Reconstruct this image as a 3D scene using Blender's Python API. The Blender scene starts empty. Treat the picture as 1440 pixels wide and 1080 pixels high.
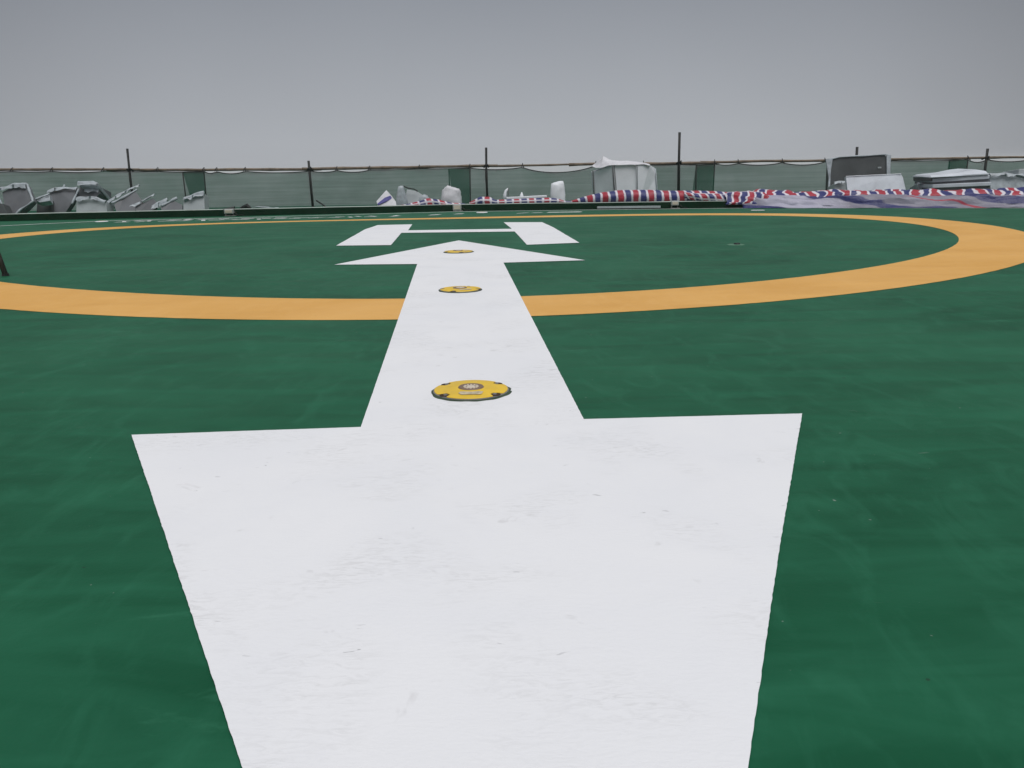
import bpy, bmesh, math, random
from mathutils import Vector, Matrix, noise
from mathutils.geometry import delaunay_2d_cdt

random.seed(7)
sc = bpy.context.scene
C = sc.collection

# ------------------------------------------------------------------ camera
CAM_H = 1.2
FPX, PITCH, ROLL = 1221.02, 0.24624, 0.017725      # focal length in px of a 1440 wide frame
cp, sp = math.cos(PITCH), math.sin(PITCH)
cr, sr = math.cos(ROLL), math.sin(ROLL)
FWD = Vector((0, cp, -sp))
_rt, _dn = Vector((1, 0, 0)), Vector((0, -sp, -cp))
RGT = cr * _rt + sr * _dn
DWN = -sr * _rt + cr * _dn
cam_d = bpy.data.cameras.new('camera')
cam = bpy.data.objects.new('camera', cam_d)
C.objects.link(cam)
cam_d.sensor_width = 36.0
cam_d.lens = 36.0 * FPX / 1440.0
cam_d.clip_start = 0.05
cam_d.clip_end = 20000
UPV, BCK = -DWN, -FWD
cam.matrix_world = Matrix(((RGT.x, UPV.x, BCK.x, 0), (RGT.y, UPV.y, BCK.y, 0), (RGT.z, UPV.z, BCK.z, CAM_H), (0, 0, 0, 1)))
sc.camera = cam


def at(u, v, Y):
    """point of the sight line of a photo pixel at distance Y"""
    d = FWD + RGT * ((u - 720) / FPX) + DWN * ((v - 540) / FPX)
    return Vector((0, 0, CAM_H)) + d * (Y / d.y)


# ------------------------------------------------------------------ world, sun, exposure
SUN_EL, SUN_AZ = math.radians(64), math.radians(160)     # azimuth from +Y towards +X
world = bpy.data.worlds.new('World')
sc.world = world
world.use_nodes = True
nt = world.node_tree
nt.nodes.clear()
wo = nt.nodes.new('ShaderNodeOutputWorld')
bg = nt.nodes.new('ShaderNodeBackground')
sky = nt.nodes.new('ShaderNodeTexSky')
sky.sky_type = 'NISHITA'
sky.sun_disc = False
sky.sun_elevation = SUN_EL
sky.sun_rotation = SUN_AZ
sky.dust_density = 8.0
sky.air_density = 1.0
hs = nt.nodes.new('ShaderNodeHueSaturation')
hs.inputs['Saturation'].default_value = 0.25
tc = nt.nodes.new('ShaderNodeTexCoord')
sep = nt.nodes.new('ShaderNodeSeparateXYZ')
ramp = nt.nodes.new('ShaderNodeValToRGB')
cl = ramp.color_ramp
SKY = [(0.0, (.358, .372, .398)), (0.03, (.357, .374, .402)), (0.09, (.308, .325, .356)), (0.17, (.236, .254, .286)),
       (0.32, (.235, .25, .27)), (0.6, (.42, .43, .445)), (1.0, (.58, .59, .605))]
while len(cl.elements) < len(SKY):
    cl.elements.new(0.5)
for e, (p, c) in zip(cl.elements, SKY):
    e.position = p
    e.color = (*c, 1)
# soft uneven cloud; sky colour darkened to the sides to imitate lens vignette
cn = nt.nodes.new('ShaderNodeTexNoise')
cn.inputs['Scale'].default_value = 2.2
cn.inputs['Detail'].default_value = 3
cmap = nt.nodes.new('ShaderNodeMapRange')
cmap.inputs['To Min'].default_value = 0.90
cmap.inputs['To Max'].default_value = 1.10
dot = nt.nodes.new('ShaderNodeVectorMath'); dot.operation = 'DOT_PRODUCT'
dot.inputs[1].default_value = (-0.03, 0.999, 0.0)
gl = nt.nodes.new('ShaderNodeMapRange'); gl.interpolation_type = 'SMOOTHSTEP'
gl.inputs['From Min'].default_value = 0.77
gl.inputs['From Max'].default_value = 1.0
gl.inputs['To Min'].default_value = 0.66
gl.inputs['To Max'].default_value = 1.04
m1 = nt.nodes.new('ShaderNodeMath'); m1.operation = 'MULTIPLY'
vm = nt.nodes.new('ShaderNodeVectorMath'); vm.operation = 'SCALE'
ns = nt.nodes.new('ShaderNodeVectorMath'); ns.operation = 'SCALE'
ns.inputs['Scale'].default_value = 0.06
add = nt.nodes.new('ShaderNodeVectorMath'); add.operation = 'ADD'
L = nt.links.new
L(tc.outputs['Generated'], sep.inputs[0])
L(sep.outputs['Z'], ramp.inputs[0])
L(tc.outputs['Generated'], cn.inputs['Vector'])
L(cn.outputs[0], cmap.inputs['Value'])
L(tc.outputs['Generated'], dot.inputs[0])
L(dot.outputs['Value'], gl.inputs['Value'])
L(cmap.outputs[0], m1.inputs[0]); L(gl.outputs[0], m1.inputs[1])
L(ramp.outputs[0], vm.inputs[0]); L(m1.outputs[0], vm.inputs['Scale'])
L(sky.outputs[0], hs.inputs['Color']); L(hs.outputs[0], ns.inputs[0])
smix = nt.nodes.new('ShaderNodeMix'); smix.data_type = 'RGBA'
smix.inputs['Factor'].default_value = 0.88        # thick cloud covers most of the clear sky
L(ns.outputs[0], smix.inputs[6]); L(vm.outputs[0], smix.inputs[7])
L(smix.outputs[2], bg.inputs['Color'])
bg.inputs['Strength'].default_value = 1.0
L(bg.outputs[0], wo.inputs['Surface'])

sd = bpy.data.lights.new('sun', 'SUN')
sd.energy = 1.5
sd.angle = math.radians(40)
sd.color = (1.0, 0.985, 0.97)
sun = bpy.data.objects.new('sun', sd)
C.objects.link(sun)
sdir = Vector((math.sin(SUN_AZ) * math.cos(SUN_EL), math.cos(SUN_AZ) * math.cos(SUN_EL), math.sin(SUN_EL)))
sun.rotation_euler = sdir.to_track_quat('Z', 'Y').to_euler()

vs = sc.view_settings
vs.view_transform = 'Standard'
vs.look = 'None'
vs.exposure = 0.32
vs.gamma = 1.0
vs.use_curve_mapping = False
sc.cycles.volume_bounces = 3
sc.cycles.transparent_max_bounces = 24


# ------------------------------------------------------------------ materials
def new_mat(name):
    m = bpy.data.materials.new(name)
    m.use_nodes = True
    t = m.node_tree
    b = t.nodes['Principled BSDF']
    return m, t, b


def tex_noise(t, vec, scale, detail=4, rough=.55, dist=0.0):
    n = t.nodes.new('ShaderNodeTexNoise')
    n.inputs['Scale'].default_value = scale
    n.inputs['Detail'].default_value = detail
    n.inputs['Roughness'].default_value = rough
    n.inputs['Distortion'].default_value = dist
    if vec is not None:
        t.links.new(vec, n.inputs['Vector'])
    return n.outputs[0]


def rng(t, val, a, b, c=0.0, d=1.0, smooth=False):
    n = t.nodes.new('ShaderNodeMapRange')
    if smooth:
        n.interpolation_type = 'SMOOTHSTEP'
    n.inputs['From Min'].default_value = a
    n.inputs['From Max'].default_value = b
    n.inputs['To Min'].default_value = c
    n.inputs['To Max'].default_value = d
    t.links.new(val, n.inputs['Value'])
    return n.outputs[0]


def mixc(t, fac, a, b, blend='MIX'):
    n = t.nodes.new('ShaderNodeMix')
    n.data_type = 'RGBA'
    n.blend_type = blend
    for s, x in ((n.inputs['Factor'], fac), (n.inputs[6], a), (n.inputs[7], b)):
        if isinstance(x, (int, float)):
            s.default_value = x
        elif isinstance(x, tuple):
            s.default_value = (*x, 1)
        else:
            t.links.new(x, s)
    return n.outputs[2]


def mth(t, op, a, b=None):
    n = t.nodes.new('ShaderNodeMath')
    n.operation = op
    for s, x in ((n.inputs[0], a), (n.inputs[1], b)):
        if x is None:
            continue
        if isinstance(x, (int, float)):
            s.default_value = x
        else:
            t.links.new(x, s)
    return n.outputs[0]


def coords(t, kind='Object', scale=(1, 1, 1), rot=(0, 0, 0)):
    c = t.nodes.new('ShaderNodeTexCoord')
    m = t.nodes.new('ShaderNodeMapping')
    m.inputs['Scale'].default_value = scale
    m.inputs['Rotation'].default_value = rot
    t.links.new(c.outputs[kind], m.inputs['Vector'])
    return m.outputs[0]


def bump(t, b, h, strength, dist=0.01):
    n = t.nodes.new('ShaderNodeBump')
    n.inputs['Strength'].default_value = strength
    n.inputs['Distance'].default_value = dist
    t.links.new(h, n.inputs['Height'])
    t.links.new(n.outputs[0], b.inputs['Normal'])


def simple(name, col, rough=.6, var=.15, scale=3.0, dirt=0.0, dirt_col=(.12, .11, .1), metal=0.0, spec=.4, bmp=.15, bscale=30):
    m, t, b = new_mat(name)
    v = coords(t)
    n = tex_noise(t, v, scale, 5)
    f = rng(t, n, .3, .7)
    lo = tuple(x * (1 - var) for x in col)
    hi = tuple(min(1, x * (1 + var)) for x in col)
    c = mixc(t, f, lo, hi)
    if dirt:
        d = rng(t, tex_noise(t, v, scale * 2.3, 6, .65, .6), .52, .72, 0, dirt)
        c = mixc(t, d, c, dirt_col)
    t.links.new(c, b.inputs['Base Color'])
    t.links.new(rng(t, n, .3, .7, rough - .08, rough + .08), b.inputs['Roughness'])
    b.inputs['Metallic'].default_value = metal
    b.inputs['Specular IOR Level'].default_value = spec
    bump(t, b, tex_noise(t, v, bscale, 3), bmp)
    return m


def deck_paint(name, col, dark, pale, rough, haze_amt, spec=.06):
    """rolled and trowelled floor coating: cloudy tone, roller streaks, scuffs, grit"""
    m, t, b = new_mat(name)
    v = coords(t)
    vs_ = coords(t, scale=(.35, 1.6, 1), rot=(0, 0, math.radians(8)))
    vc = coords(t, scale=(1.3, .5, 1), rot=(0, 0, math.radians(-24)))
    cloud = rng(t, tex_noise(t, v, .55, 5, .6, .5), .33, .68)
    streak = rng(t, tex_noise(t, vs_, 2.4, 6, .6, .8), .38, .7)
    swirl = rng(t, tex_noise(t, vc, 3.7, 5, .6, 1.5), .5, .78)
    c = mixc(t, cloud, dark, col)
    c = mixc(t, mth(t, 'MULTIPLY', streak, .35 * haze_amt), c, pale)
    c = mixc(t, mth(t, 'MULTIPLY', swirl, .35 * haze_amt), c, pale)
    # dusty rub marks
    rub = rng(t, tex_noise(t, vs_, 1.1, 8, .7, 1.2), .64, .78)
    c = mixc(t, mth(t, 'MULTIPLY', rub, .35 * haze_amt), c, tuple(min(1, x * 1.6 + .03) for x in pale))
    # a few pale scratches and specks
    sv = coords(t, scale=(2.5, 14, 1), rot=(0, 0, math.radians(15)))
    scr = rng(t, tex_noise(t, sv, 1.7, 2, .5, .3), .765, .80)
    gate = rng(t, tex_noise(t, v, 1.3, 2), .52, .6)
    c = mixc(t, mth(t, 'MULTIPLY', mth(t, 'MULTIPLY', scr, gate), .45), c, (.42, .45, .42))
    spk = rng(t, tex_noise(t, v, 34, 1), .79, .81)
    c = mixc(t, mth(t, 'MULTIPLY', spk, .35), c, (.5, .52, .5))
    drk = rng(t, tex_noise(t, v, 21, 1), .80, .82)
    c = mixc(t, mth(t, 'MULTIPLY', drk, .6), c, (.02, .025, .02))
    t.links.new(c, b.inputs['Base Color'])
    r = mth(t, 'ADD', rng(t, streak, 0, 1, -.07, .05), rng(t, cloud, 0, 1, rough + .04, rough - .04))
    t.links.new(r, b.inputs['Roughness'])
    b.inputs['Specular IOR Level'].default_value = spec
    h = mth(t, 'ADD', tex_noise(t, v, 60, 3), mth(t, 'MULTIPLY', tex_noise(t, vs_, 9, 4), .9))
    bump(t, b, h, .16, .006)
    return m


def white_paint(name):
    m, t, b = new_mat(name)
    v = coords(t)
    c = mixc(t, rng(t, tex_noise(t, v, 1.1, 5, .6, .6), .3, .7), (.80, .81, .85), (.84, .845, .875))
    # trowel ripples that hold dust
    rv = coords(t, scale=(1, 3.2, 1), rot=(0, 0, math.radians(6)))
    rip = tex_noise(t, rv, 14, 5, .65, 1.6)
    area = rng(t, tex_noise(t, v, 1.6, 3, .5, .4), .48, .68)
    c = mixc(t, mth(t, 'MULTIPLY', mth(t, 'MULTIPLY', rng(t, rip, .47, .64), area), .42), c, (.50, .50, .51))
    # smudges and small dark marks
    sm = rng(t, tex_noise(t, v, 5.5, 4, .6, .8), .66, .74)
    c = mixc(t, mth(t, 'MULTIPLY', sm, .34), c, (.44, .43, .44))
    mk = rng(t, tex_noise(t, rv, 13, 3, .55, 1.0), .70, .735)
    gate = rng(t, tex_noise(t, v, 1.9, 2), .5, .58)
    c = mixc(t, mth(t, 'MULTIPLY', mth(t, 'MULTIPLY', mk, gate), .55), c, (.16, .16, .17))
    t.links.new(c, b.inputs['Base Color'])
    t.links.new(rng(t, rip, .3, .7, .5, .66), b.inputs['Roughness'])
    b.inputs['Specular IOR Level'].default_value = .3
    h = mth(t, 'ADD', mth(t, 'MULTIPLY', tex_noise(t, v, 70, 3), .5), mth(t, 'MULTIPLY', rip, 1.1))
    bump(t, b, h, .22, .006)
    return m


M = {}
M['deck'] = deck_paint('green_deck_coating', (.0082, .104, .048), (.0044, .068, .031), (.030, .172, .098), .57, 1.15, .12)
M['kerb'] = simple('dark_green_kerb_paint', (.003, .024, .011), .7, .25, 2.0, .15, (.02, .04, .03), spec=.05)
M['kerb_top'] = simple('pale_worn_kerb_edge', (.34, .40, .37), .7, .2, 2.0, .3)
M['ring'] = deck_paint('amber_ring_paint', (.77, .425, .115), (.67, .35, .08), (.83, .50, .18), .55, .8, .16)
M['white'] = white_paint('white_marking_paint')
M['wornwhite'] = simple('worn_white_paint', (.74, .76, .76), .6, .12, 4.0, .22, (.10, .22, .15))
M['net'] = None
M['bamboo'] = simple('weathered_bamboo', (.17, .13, .095), .7, .35, 5.0, .5, (.03, .027, .022))
M['post'] = simple('dark_steel_post', (.022, .024, .024), .6, .3, 5.0, .3, (.08, .05, .03), spec=.3)
M['pole'] = simple('dull_brown_pole', (.055, .048, .043), .7, .3, 6.0, .3)
M['rope'] = simple('black_rope', (.012, .013, .013), .8, .2, 20)
M['panel'] = simple('grey_sheet_panel', (.125, .132, .145), .5, .16, 2.0, .25, (.10, .10, .10))
M['dark_panel'] = simple('dark_grey_panel', (.062, .069, .073), .55, .22, 2.4, .3, (.03, .03, .03))
M['film'] = simple('pale_wrap_film', (.36, .40, .435), .45, .28, 7.0, .45, (.18, .20, .22), spec=.5, bmp=.5, bscale=14)
M['white_panel'] = simple('white_panel', (.76, .78, .83), .45, .06, 2.0, .18, (.34, .36, .42))
M['leaning'] = simple('scuffed_white_panel', (.56, .60, .66), .45, .1, 2.0, .3, (.30, .32, .37))
M['pale_panel'] = simple('pale_grey_panel', (.40, .435, .455), .5, .1, 2.0, .25, (.26, .28, .29))
M['seam'] = simple('dark_seam', (.10, .105, .11), .7, .2)
M['sack'] = simple('white_woven_sack', (.62, .62, .66), .75, .14, 6.0, .35, (.36, .36, .40), bmp=.5, bscale=18)
M['black'] = simple('black_plastic', (.012, .014, .014), .5, .3)
M['lamp_grey'] = simple('cast_grey_housing', (.40, .42, .41), .5, .12, 6.0, .35, (.14, .15, .14))
M['glass'] = simple('lamp_lens', (.64, .56, .46), .15, .1, 6.0)
M['yellow'] = simple('yellow_cast_cover', (.80, .53, .035), .42, .07, 7.0, .22, (.36, .19, .02))
M['cap_green'] = simple('dark_rim_sealant', (.035, .06, .035), .6, .4, 12.0)
M['steel'] = simple('galvanised_steel', (.30, .29, .28), .45, .2, 12.0, .3, metal=.6)
M['pit'] = simple('rusty_bolt_recess', (.045, .024, .012), .8, .5, 30.0)
M['bronze'] = simple('brown_lens_bezel', (.20, .135, .10), .5, .2, 20.0)
M['sticker'] = simple('worn_paper_sticker', (.55, .48, .34), .7, .35, 30.0, .7, (.30, .24, .15))
M['stain'] = simple('dust_scuff', (.08, .18, .12), .8, .3, 6.0)
M['city'] = simple('hazy_city_ground', (.20, .22, .21), .9, .3, .004)
M['wall'] = simple('concrete_wall', (.34, .34, .33), .8, .1, .3)


def net_mat():
    m, t, b = new_mat('green_debris_netting')
    out = t.nodes['Material Output']
    v = coords(t)
    b.inputs['Roughness'].default_value = .8
    b.inputs['Specular IOR Level'].default_value = .1
    band = tex_noise(t, coords(t, scale=(.10, 1, 4.5)), 3.0, 5, .65)
    c = mixc(t, rng(t, band, .35, .68), (.010, .130, .074), (.022, .160, .104))
    t.links.new(c, b.inputs['Base Color'])
    tl = t.nodes.new('ShaderNodeBsdfTranslucent')
    t.links.new(c, tl.inputs['Color'])
    tr = t.nodes.new('ShaderNodeBsdfTransparent')
    a1 = t.nodes.new('ShaderNodeMixShader')
    a1.inputs[0].default_value = .5
    t.links.new(b.outputs[0], a1.inputs[1]); t.links.new(tl.outputs[0], a1.inputs[2])
    a2 = t.nodes.new('ShaderNodeMixShader')
    hf = mth(t, 'ADD', rng(t, band, .3, .7, .04, -.05), rng(t, tex_noise(t, v, .8, 3), .3, .7, .70, .78))
    t.links.new(hf, a2.inputs[0])
    t.links.new(tr.outputs[0], a2.inputs[1]); t.links.new(a1.outputs[0], a2.inputs[2])
    t.links.new(a2.outputs[0], out.inputs['Surface'])
    return m


M['net'] = net_mat()


def tarp_mat(name, period=1.0, mode='stripe'):
    """woven tarpaulin, red / white / blue / white bands along UV.x; UV.y rows"""
    m, t, b = new_mat(name)
    uvn = t.nodes.new('ShaderNodeUVMap')
    sp_ = t.nodes.new('ShaderNodeSeparateXYZ')
    t.links.new(uvn.outputs[0], sp_.inputs[0])
    v = coords(t)
    wob = rng(t, tex_noise(t, v, 5, 3), .2, .8, -.05, .05)
    if mode == 'crumple':
        wob = rng(t, tex_noise(t, coords(t, scale=(1, 1, 2.5)), 1.5, 2, .5, .3), .25, .75, -.30, .30)
    x = mth(t, 'ADD', sp_.outputs['X'], wob)
    y = sp_.outputs['Y']
    fr = mth(t, 'FRACT', x)
    def band(val, a, bb):
        return mth(t, 'MULTIPLY', rng(t, val, a - .02, a + .02), rng(t, val, bb - .02, bb + .02, 1, 0))
    white = (.66, .63, .70)
    red, blue = (.36, .022, .045), (.024, .030, .15)
    c = mixc(t, band(fr, .04, .40), white, red)
    c = mixc(t, band(fr, .54, .90), c, blue)
    if mode == 'check':
        yf = mth(t, 'FRACT', y)
        c = mixc(t, mth(t, 'MULTIPLY', band(yf, .0, .22), .8), c, white)
    if mode == 'under':                       # pale underside with two long bands
        wn = rng(t, tex_noise(t, coords(t, scale=(.6, .6, 1.5)), 1.3, 1), .3, .7, -.16, .16)
        dg = mth(t, 'ADD', mth(t, 'ADD', mth(t, 'MULTIPLY', y, -.85), mth(t, 'MULTIPLY', sp_.outputs['X'], .125)), wn)
        df = mth(t, 'FRACT', dg)
        sh = rng(t, tex_noise(t, coords(t, scale=(.35, .35, .35)), 1.0, 2), .42, .58)
        c = mixc(t, band(df, .08, .40), mixc(t, sh, (.44, .43, .55), (.22, .21, .27)), (.024, .028, .13))
        c = mixc(t, mth(t, 'MULTIPLY', band(df, .66, .76), rng(t, tex_noise(t, v, .5, 1), .45, .5)), c, (.36, .04, .07))
    d = rng(t, tex_noise(t, v, 4, 5, .6, .5), .55, .75, 0, .3)
    c = mixc(t, d, c, (.16, .15, .2))
    t.links.new(c, b.inputs['Base Color'])
    b.inputs['Roughness'].default_value = .42
    b.inputs['Specular IOR Level'].default_value = .4
    bump(t, b, tex_noise(t, v, 22, 4, .6), .5, .02)
    return m


M['tarp'] = tarp_mat('tricolour_tarpaulin')
M['tarp_crumple'] = tarp_mat('tricolour_tarpaulin_crumpled', mode='crumple')
M['tarp_check'] = tarp_mat('tricolour_tarpaulin_checks', mode='check')
M['tarp_under'] = tarp_mat('tarpaulin_underside', mode='under')


# ------------------------------------------------------------------ mesh helpers
def link(name, me, mat, parent=None, smooth=False):
    o = bpy.data.objects.new(name, me)
    C.objects.link(o)
    if mat is not None:
        for x in (mat if isinstance(mat, list) else [mat]):
            me.materials.append(x)
    if smooth:
        for p in me.polygons:
            p.use_smooth = True
    if parent is not None:
        o.parent = parent
        o.matrix_parent_inverse = Matrix.Translation(-parent.location)
    return o


def from_bm(name, bm, mat, parent=None, smooth=False):
    me = bpy.data.meshes.new(name)
    bmesh.ops.recalc_face_normals(bm, faces=bm.faces)
    bm.to_mesh(me)
    bm.free()
    return link(name, me, mat, parent, smooth)


def tag(o, label, cat, group=None):
    o['label'] = label
    o['category'] = cat
    if group:
        o['group'] = group
    return o


def struct(o, kind='structure'):
    o['kind'] = kind
    return o


def empty(name, loc, label, cat, group=None):
    o = bpy.data.objects.new(name, None)
    C.objects.link(o)
    o.empty_display_size = .1
    o.location = loc
    return tag(o, label, cat, group)


def add_box(bm, c, size, rz=0.0, rx=0.0, ry=0.0, bev=0.0):
    r = bmesh.ops.create_cube(bm, size=1.0)
    vs_ = r['verts']
    mat = Matrix.Translation(Vector(c)) @ Matrix.Rotation(rz, 4, 'Z') @ Matrix.Rotation(ry, 4, 'Y') @ Matrix.Rotation(rx, 4, 'X') @ Matrix.Diagonal((*size, 1))
    bmesh.ops.transform(bm, matrix=mat, verts=vs_)
    if bev:
        ed = list({e for v in vs_ for e in v.link_edges})
        bmesh.ops.bevel(bm, geom=ed, offset=bev, segments=2, affect='EDGES', profile=.6)


def add_tube(bm, pts, rads, seg=8, cap=True):
    if isinstance(rads, (int, float)):
        rads = [rads] * len(pts)
    rings = []
    pts = [Vector(p) for p in pts]
    for i, p in enumerate(pts):
        a = pts[max(i - 1, 0)]
        b = pts[min(i + 1, len(pts) - 1)]
        t = (b - a).normalized()
        s = t.cross(Vector((0, 0, 1)))
        if s.length < .01:
            s = Vector((1, 0, 0))
        s.normalize()
        n = s.cross(t)
        rings.append([bm.verts.new(p + (s * math.cos(k * 2 * math.pi / seg) + n * math.sin(k * 2 * math.pi / seg)) * rads[i]) for k in range(seg)])
    for r0, r1 in zip(rings, rings[1:]):
        for k in range(seg):
            bm.faces.new((r0[k], r0[(k + 1) % seg], r1[(k + 1) % seg], r1[k]))
    if cap:
        bm.faces.new(rings[0][::-1])
        bm.faces.new(rings[-1])


def add_disc(bm, c, r0, r1, z0, z1, seg=48):
    """frustum"""
    lo = [bm.verts.new((c[0] + r0 * math.cos(k * 2 * math.pi / seg), c[1] + r0 * math.sin(k * 2 * math.pi / seg), z0)) for k in range(seg)]
    hi = [bm.verts.new((c[0] + r1 * math.cos(k * 2 * math.pi / seg), c[1] + r1 * math.sin(k * 2 * math.pi / seg), z1)) for k in range(seg)]
    for k in range(seg):
        bm.faces.new((lo[k], lo[(k + 1) % seg], hi[(k + 1) % seg], hi[k]))
    bm.faces.new(hi)
    bm.faces.new(lo[::-1])


def rough_edge(pts, step=.05, amp=.004, closed=True):
    out = []
    n = len(pts)
    for i in range(n if closed else n - 1):
        a, b = Vector(pts[i]).to_2d(), Vector(pts[(i + 1) % n]).to_2d()
        d = b - a
        k = max(1, int(d.length / step))
        nn = Vector((-d.y, d.x)).normalized()
        for j in range(k):
            p = a + d * (j / k)
            if j:
                p = p + nn * (noise.noise(Vector((p.x * 23, p.y * 23, 3))) * amp * .8 + noise.noise(Vector((p.x * 3, p.y * 3, 8))) * amp * .5 + random.uniform(-.4, .4) * amp)
            out.append(p)
    return out


def sheet(name, loops, z, mat, parent=None):
    """flat paint with a ragged masked edge (one closed loop)"""
    cd = delaunay_2d_cdt(loops, [], [list(range(len(loops)))], 1, 1e-6)
    me = bpy.data.meshes.new(name)
    tri = [list(f) for f in cd[2]]
    for f in tri:
        a, b, c = (cd[0][k] for k in f[:3])
        if (b - a).cross(c - a) < 0:
            f.reverse()
    me.from_pydata([(p.x, p.y, z) for p in cd[0]], [], tri)
    return link(name, me, mat, parent)


def prism(bm, front, thick, back_dir=None, wob=0.0):
    """solid plate: a polygon (list of points) given depth away from the viewer"""
    front = [Vector(p) for p in front]
    n = Vector((0, 0, 0))
    for i in range(len(front)):
        a, b = front[i], front[(i + 1) % len(front)]
        n += a.cross(b)
    n.normalize()
    if n.y < 0:
        n = -n
    off = (back_dir or n) * thick
    a = [bm.verts.new(p + Vector((random.uniform(-wob, wob), 0, random.uniform(-wob, wob)))) for p in front]
    b = [bm.verts.new(p.co + off) for p in a]
    bm.faces.new(a)
    bm.faces.new(b[::-1])
    k = len(a)
    for i in range(k):
        bm.faces.new((a[i], b[i], b[(i + 1) % k], a[(i + 1) % k]))


# ------------------------------------------------------------------ setting: city ground far below, tower, deck, kerb
def big_sheet(name, x0, x1, y0, y1, z, mat):
    bm = bmesh.new()
    bm.faces.new([bm.verts.new(p) for p in ((x0, y0, z), (x1, y0, z), (x1, y1, z), (x0, y1, z))])
    return struct(from_bm(name, bm, mat))


big_sheet('city_ground', -9000, 9000, -9000, 9000, -100, M['city'])
bm = bmesh.new()
add_box(bm, (0, 6, -50.2), (58, 46, 99.6))
struct(from_bm('tower_walls', bm, M['wall']))

KERB = [(-26, 22.3), (-10, 23.85), (-1, 24.6), (6, 23.72), (13, 21.3), (24, 17.4)]


def kerbY(x):
    for (xa, ya), (xb, yb) in zip(KERB, KERB[1:]):
        if xa <= x <= xb:
            s = (x - xa) / (xb - xa)
            return ya + (yb - ya) * s
    return KERB[0][1] if x < KERB[0][0] else KERB[-1][1]


bm = bmesh.new()
add_box(bm, (0, 6, -.2), (60, 48, .4))
struct(from_bm('helipad_deck', bm, M['deck']))

KH = .19
bm = bmesh.new()
prof = [(0, -.01), (.0, KH - .012), (.012, KH), (.21, KH), (.22, KH - .01), (.22, -.01)]
rings = []
xs = [-26 + i * .5 for i in range(101)]
for x in xs:
    w = noise.noise(Vector((x * .7, 0, 0))) * .006
    rings.append([bm.verts.new((x, kerbY(x) + dy, z + (w if z > 0 else 0))) for dy, z in prof])
for r0, r1 in zip(rings, rings[1:]):
    for k in range(len(prof) - 1):
        f = bm.faces.new((r0[k], r1[k], r1[k + 1], r0[k + 1]))
        f.material_index = 1 if k in (1, 2) else 0
bm.faces.new(rings[0]); bm.faces.new(rings[-1])
struct(from_bm('kerb', bm, [M['kerb'], M['kerb_top']]))


# ------------------------------------------------------------------ painted markings
def ring_pts(co, n, amp):
    out = []
    for i in range(n):
        a = 2 * math.pi * i / n
        x = co[0] + co[2] * math.cos(a) + co[4] * math.cos(2 * a) + co[5] * math.sin(2 * a) + co[8] * math.cos(3 * a)
        y = co[1] + co[3] * math.sin(a) + co[6] * math.cos(2 * a) + co[7] * math.sin(2 * a) + co[9] * math.sin(3 * a)
        d = Vector((math.cos(a), math.sin(a)))
        j = amp * (noise.noise(Vector((x * 8, y * 8, 0))) + random.uniform(-.3, .3))
        out.append(Vector((x, y)) + d * j)
    return out


RO = [-1.089, 15.095, 9.377, 7.727, 0.069, 0.386, 0.84, 0.196, 0.383, 0.466]
RI = [-0.805, 15.349, 8.25, 6.848, -0.29, 0.239, 0.827, -0.031, 0.482, 0.449]
NR = 900
bm = bmesh.new()
vo = [bm.verts.new((p.x, p.y, .003)) for p in ring_pts(RO, NR, .005)]
vi = [bm.verts.new((p.x, p.y, .003)) for p in ring_pts(RI, NR, .005)]
for i in range(NR):
    bm.faces.new((vo[i], vo[(i + 1) % NR], vi[(i + 1) % NR], vi[i]))
tag(from_bm('ring_marking', bm, M['ring']), 'wide amber yellow ring painted on the green deck around the letter H', 'floor marking')

ARROW = [(.03, .36), (.468, 1.525), (.819, 2.488), (1.411, 4.061), (.344, 4.03), (-.081, 11.10), (.97, 11.217), (-.846, 14.663),
         (-2.259, 11.213), (-1.182, 11.12), (-.724, 3.965), (-1.791, 3.904), (-1.096, 2.565), (-.574, 1.553)]
tag(sheet('arrow_marking', rough_edge(ARROW, .02, .0018), .006, M['white']),
    'long white double headed arrow painted across the yellow ring towards the letter H', 'floor marking')

H_POLY = [(-2.10, 19.10), (-1.985, 17.27), (.05, 17.18), (-.12, 19.24), (.71, 19.05), (.87, 17.4), (1.10, 13.8), (.27, 13.6), (.10, 16.45),
          (-2.04, 16.62), (-1.89, 13.98), (-2.78, 14.05), (-2.91, 17.76), (-2.84, 19.05)]
tag(sheet('letter_marking', rough_edge(H_POLY, .06, .006), .007, M['white']),
    'big white letter H painted in the middle of the ring', 'floor marking')

# thin white perimeter line in front of the kerb
LINE = [(-16, 17.6), (-12.28, 21.28), (-11.56, 21.9), (-10.29, 22.75), (-8.24, 23.0), (-6.3, 23.35), (-4.1, 23.75), (-1.5, 24.25), (2.2, 23.95), (6, 23.5), (13, 21.0), (20, 18.5)]
pa = [Vector(p) for p in LINE]
up, lo = [], []
for i, p in enumerate(pa):
    d = (pa[min(i + 1, len(pa) - 1)] - pa[max(i - 1, 0)]).normalized()
    n = Vector((-d.y, d.x))
    up.append(p + n * .05)
    lo.append(p - n * .05)
tag(sheet('perimeter_line', rough_edge(up + lo[::-1], .15, .006), .005, M['wornwhite']),
    'thin worn white line painted along the foot of the dark green kerb', 'floor marking')

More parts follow.
